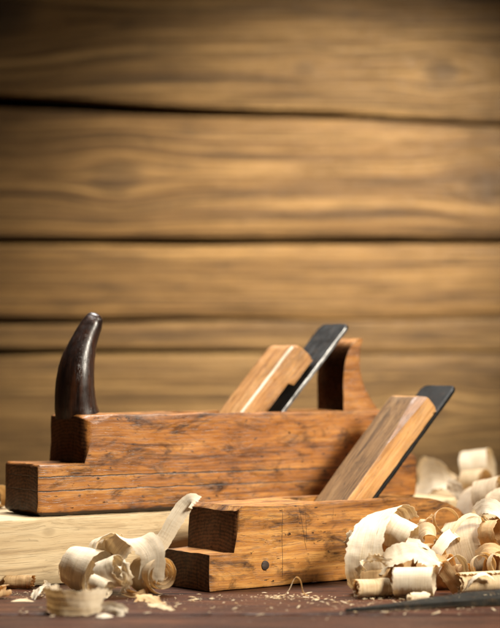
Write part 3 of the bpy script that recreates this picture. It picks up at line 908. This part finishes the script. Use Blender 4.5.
curl(on(500, 165, 2.4), (.7, -.6, .2), 2.0, 2.4, 20, 1.2, 2.6, 'cream curl leaning on the board at the right edge', 'sh_cream', wave=.1)

strip([(283, 597, 146.9), (289, 590, 147.1), (295, 578, 147.4), (300, 580, 147.3), (303, 592, 147), (308, 596, 146.9)], [(.3, -.6, .3)] * 6, .16,
      'hair thin pale strand arched over the sawdust before the small plane', 'sh_cream', wave=.03, rag=0, endrag=0)

# ------------------------------------------------------------------ file
a, b = Vector((6.6, -11.6, 0)), Vector((30.0, -2.4, 0))
L_ = (b - a).length
bm = bmesh.new()
rows = []
for i in range(40):
    s = i / 39
    x = s * L_
    wd = 1.4 * min(1, (s / .55)) ** .8 * .5 + .10
    tk = .22 + .30 * min(1, s / .5)
    rows.append([bm.verts.new((x, -wd, 0)), bm.verts.new((x, -wd, tk * .8)), bm.verts.new((x, -wd + .12, tk)), bm.verts.new((x, wd - .12, tk)),
                 bm.verts.new((x, wd, tk * .8)), bm.verts.new((x, wd, 0))])
for r, s in zip(rows, rows[1:]):
    for k in range(6):
        bm.faces.new((r[k], s[k], s[(k + 1) % 6], r[(k + 1) % 6]))
bm.faces.new(rows[0])
bm.faces.new(rows[-1][::-1])
bmesh.ops.recalc_face_normals(bm, faces=bm.faces)
roughen(bm, .04, .9, 3, .03, 3)
for v in bm.verts:
    v.co.z = max(0, v.co.z) + max(0, v.co.y + .8) * .32 * min(1, v.co.x / (L_ * .4))
fl = link('metal_file', bm, M['file'], None, (a.x, a.y, .02), math.atan2(b.y - a.y, b.x - a.x), 40)
tag(fl, 'flat dark worn metal file narrowing to a point, lying on the bench at lower right', 'file')

# ------------------------------------------------------------------ sawdust
bm = bmesh.new()
uvl = bm.loops.layers.uv.new(UVN)
rnd = random.Random(11)


def flake(x, y, z, s, el):
    a = rnd.random() * 6.28
    u = Vector((cos(a), sin(a), rnd.uniform(-.25, .25))) * s * el
    v = Vector((-sin(a), cos(a), rnd.uniform(-.4, .4))) * s * .5
    c = Vector((x, y, z + s * .25))
    m = v * .6 + Vector((0, 0, s * rnd.uniform(.1, .6)))
    pts = [c - u - v * .5, c - u * .1 - v, c + u - v * .4, c + u * .9 + v * .5, c + m * .3 + v, c - u * .8 + v * .6]
    vs = [bm.verts.new(p) for p in pts]
    tp_ = bm.verts.new(c + Vector((0, 0, s * .35)))
    for k in range(6):
        f = bm.faces.new((vs[k], vs[(k + 1) % 6], tp_))
        for lp in f.loops:
            lp[uvl].uv = (rnd.random() * .02 + x * .01, lp.vert.co.y * .01)


spots = [(285, 597, 20, 2.5, 110), (262, 597, 14, 2, 40), (310, 598, 16, 2.5, 50), (250, 606, 60, 5, 40), (350, 603, 30, 4, 80), (400, 609, 60, 4, 120), (160, 604, 25, 5, 70),
         (60, 612, 70, 6, 60), (330, 616, 120, 7, 30), (110, 596, 60, 3, 70), (440, 600, 60, 5, 90), (20, 594, 25, 4, 60), (212, 597, 30, 3, 50), (480, 606, 30, 6, 60), (390, 599, 40, 2, 70), (60, 597, 60, 3, 60), (190, 600, 60, 3, 60), (250, 610, 200, 6, 60)]
for (px, py, dx, dy, cnt) in spots:
    for _ in range(cnt):
        x_, y_ = rnd.gauss(px, dx * .55), rnd.gauss(py, dy * .6)
        if y_ < 588: continue
        z_ = CAM_H * FOC / (y_ - HOR)
        p = W(x_, y_, z_)
        # keep it off the small plane
        q = Matrix.Rotation(-FZ, 2) @ Vector((p.x + 3.08, p.y))
        if -.1 < q.x < 26.6 and -.1 < q.y < 6.2: continue
        s_ = rnd.choice((.018, .02, .025, .03, .035, .04, .06, .12)) * rnd.uniform(.7, 1.3)
        flake(p.x, p.y, 0, s_, rnd.uniform(.8, 2.6))
for _ in range(34):                                    # crumbs lying on the file
    t_ = rnd.uniform(2, 16)
    p = a + (b - a) * (t_ / L_)
    flake(p.x + rnd.gauss(0, .2), p.y + rnd.gauss(0, .25), .22 + .30 * min(1, t_ / L_ / .5) + .22, rnd.choice((.02, .03, .05, .08)), rnd.uniform(.8, 2.2))
uve2 = bm.loops.layers.uv.new('Edge')
for f in bm.faces:
    for lp in f.loops:
        lp[uve2].uv = (.5, .5)
o = link('sawdust', bm, M['sh_cream'], None, (0, 0, .01), smooth=None)
tag(o, 'fine pale sawdust and crumbs scattered over the bench', 'sawdust', kind='stuff')

# ------------------------------------------------------------------ camera and light
cd = bpy.data.cameras.new('camera')
cam = bpy.data.objects.new('camera', cd)
COL.objects.link(cam)
cam.location = (0, CAM_Y * CM, CAM_H * CM)
cam.rotation_euler = (pi / 2, 0, 0)
cd.sensor_fit = 'VERTICAL'
cd.sensor_height = 36
cd.lens = 36 * FOC / 628
cd.shift_y = (HOR - 314) / 628
cd.clip_start = .05
cd.clip_end = 50
cd.dof.use_dof = True
cd.dof.focus_distance = 1.53
cd.dof.aperture_fstop = 4.7
S.camera = cam


def area(name, loc, target, size, power, col, size_y=None, spread=180):
    l = bpy.data.lights.new(name, 'AREA')
    l.energy = power
    l.color = col
    l.size = size * CM
    if size_y:
        l.shape = 'RECTANGLE'
        l.size_y = size_y * CM
    l.spread = radians(spread)
    o = bpy.data.objects.new(name, l)
    o.location = Vector(loc) * CM
    o.rotation_euler = (Vector(target) - Vector(loc)).to_track_quat('-Z', 'Y').to_euler()
    COL.objects.link(o)


area('key_lamp', (94, -66, 86), (3, 7, 3), 34, 5.3, (1.0, .91, .76), spread=60)
area('top_lamp', (-8, 36, 98), (-2, 8, 5), 40, 4.9, (1.0, .96, .90), spread=76)
l = bpy.data.lights.new('wall_fill_spot', 'SPOT')  # unseen spot added to brighten the wall, fading to the left
l.energy = 124
l.color = (1.0, .89, .73)
l.spot_size = radians(38)
l.spot_blend = 1.0
l.shadow_soft_size = .06
o = bpy.data.objects.new('wall_fill_spot', l)
o.location = Vector((46, -8, 72)) * CM
o.rotation_euler = (Vector((7, 75, 29.5)) - Vector((46, -8, 72))).to_track_quat('-Z', 'Y').to_euler()
COL.objects.link(o)

wd = bpy.data.worlds.new('World')
S.world = wd
wd.use_nodes = True
bg = wd.node_tree.nodes.get('Background')
bg.inputs[0].default_value = (1.0, .92, .82, 1)
bg.inputs[1].default_value = .012

S.view_settings.view_transform = 'Standard'
S.view_settings.look = 'None'
S.view_settings.exposure = 0.0
S.view_settings.gamma = 1.0
S.cycles.use_denoising = True
S.cycles.max_bounces = 8
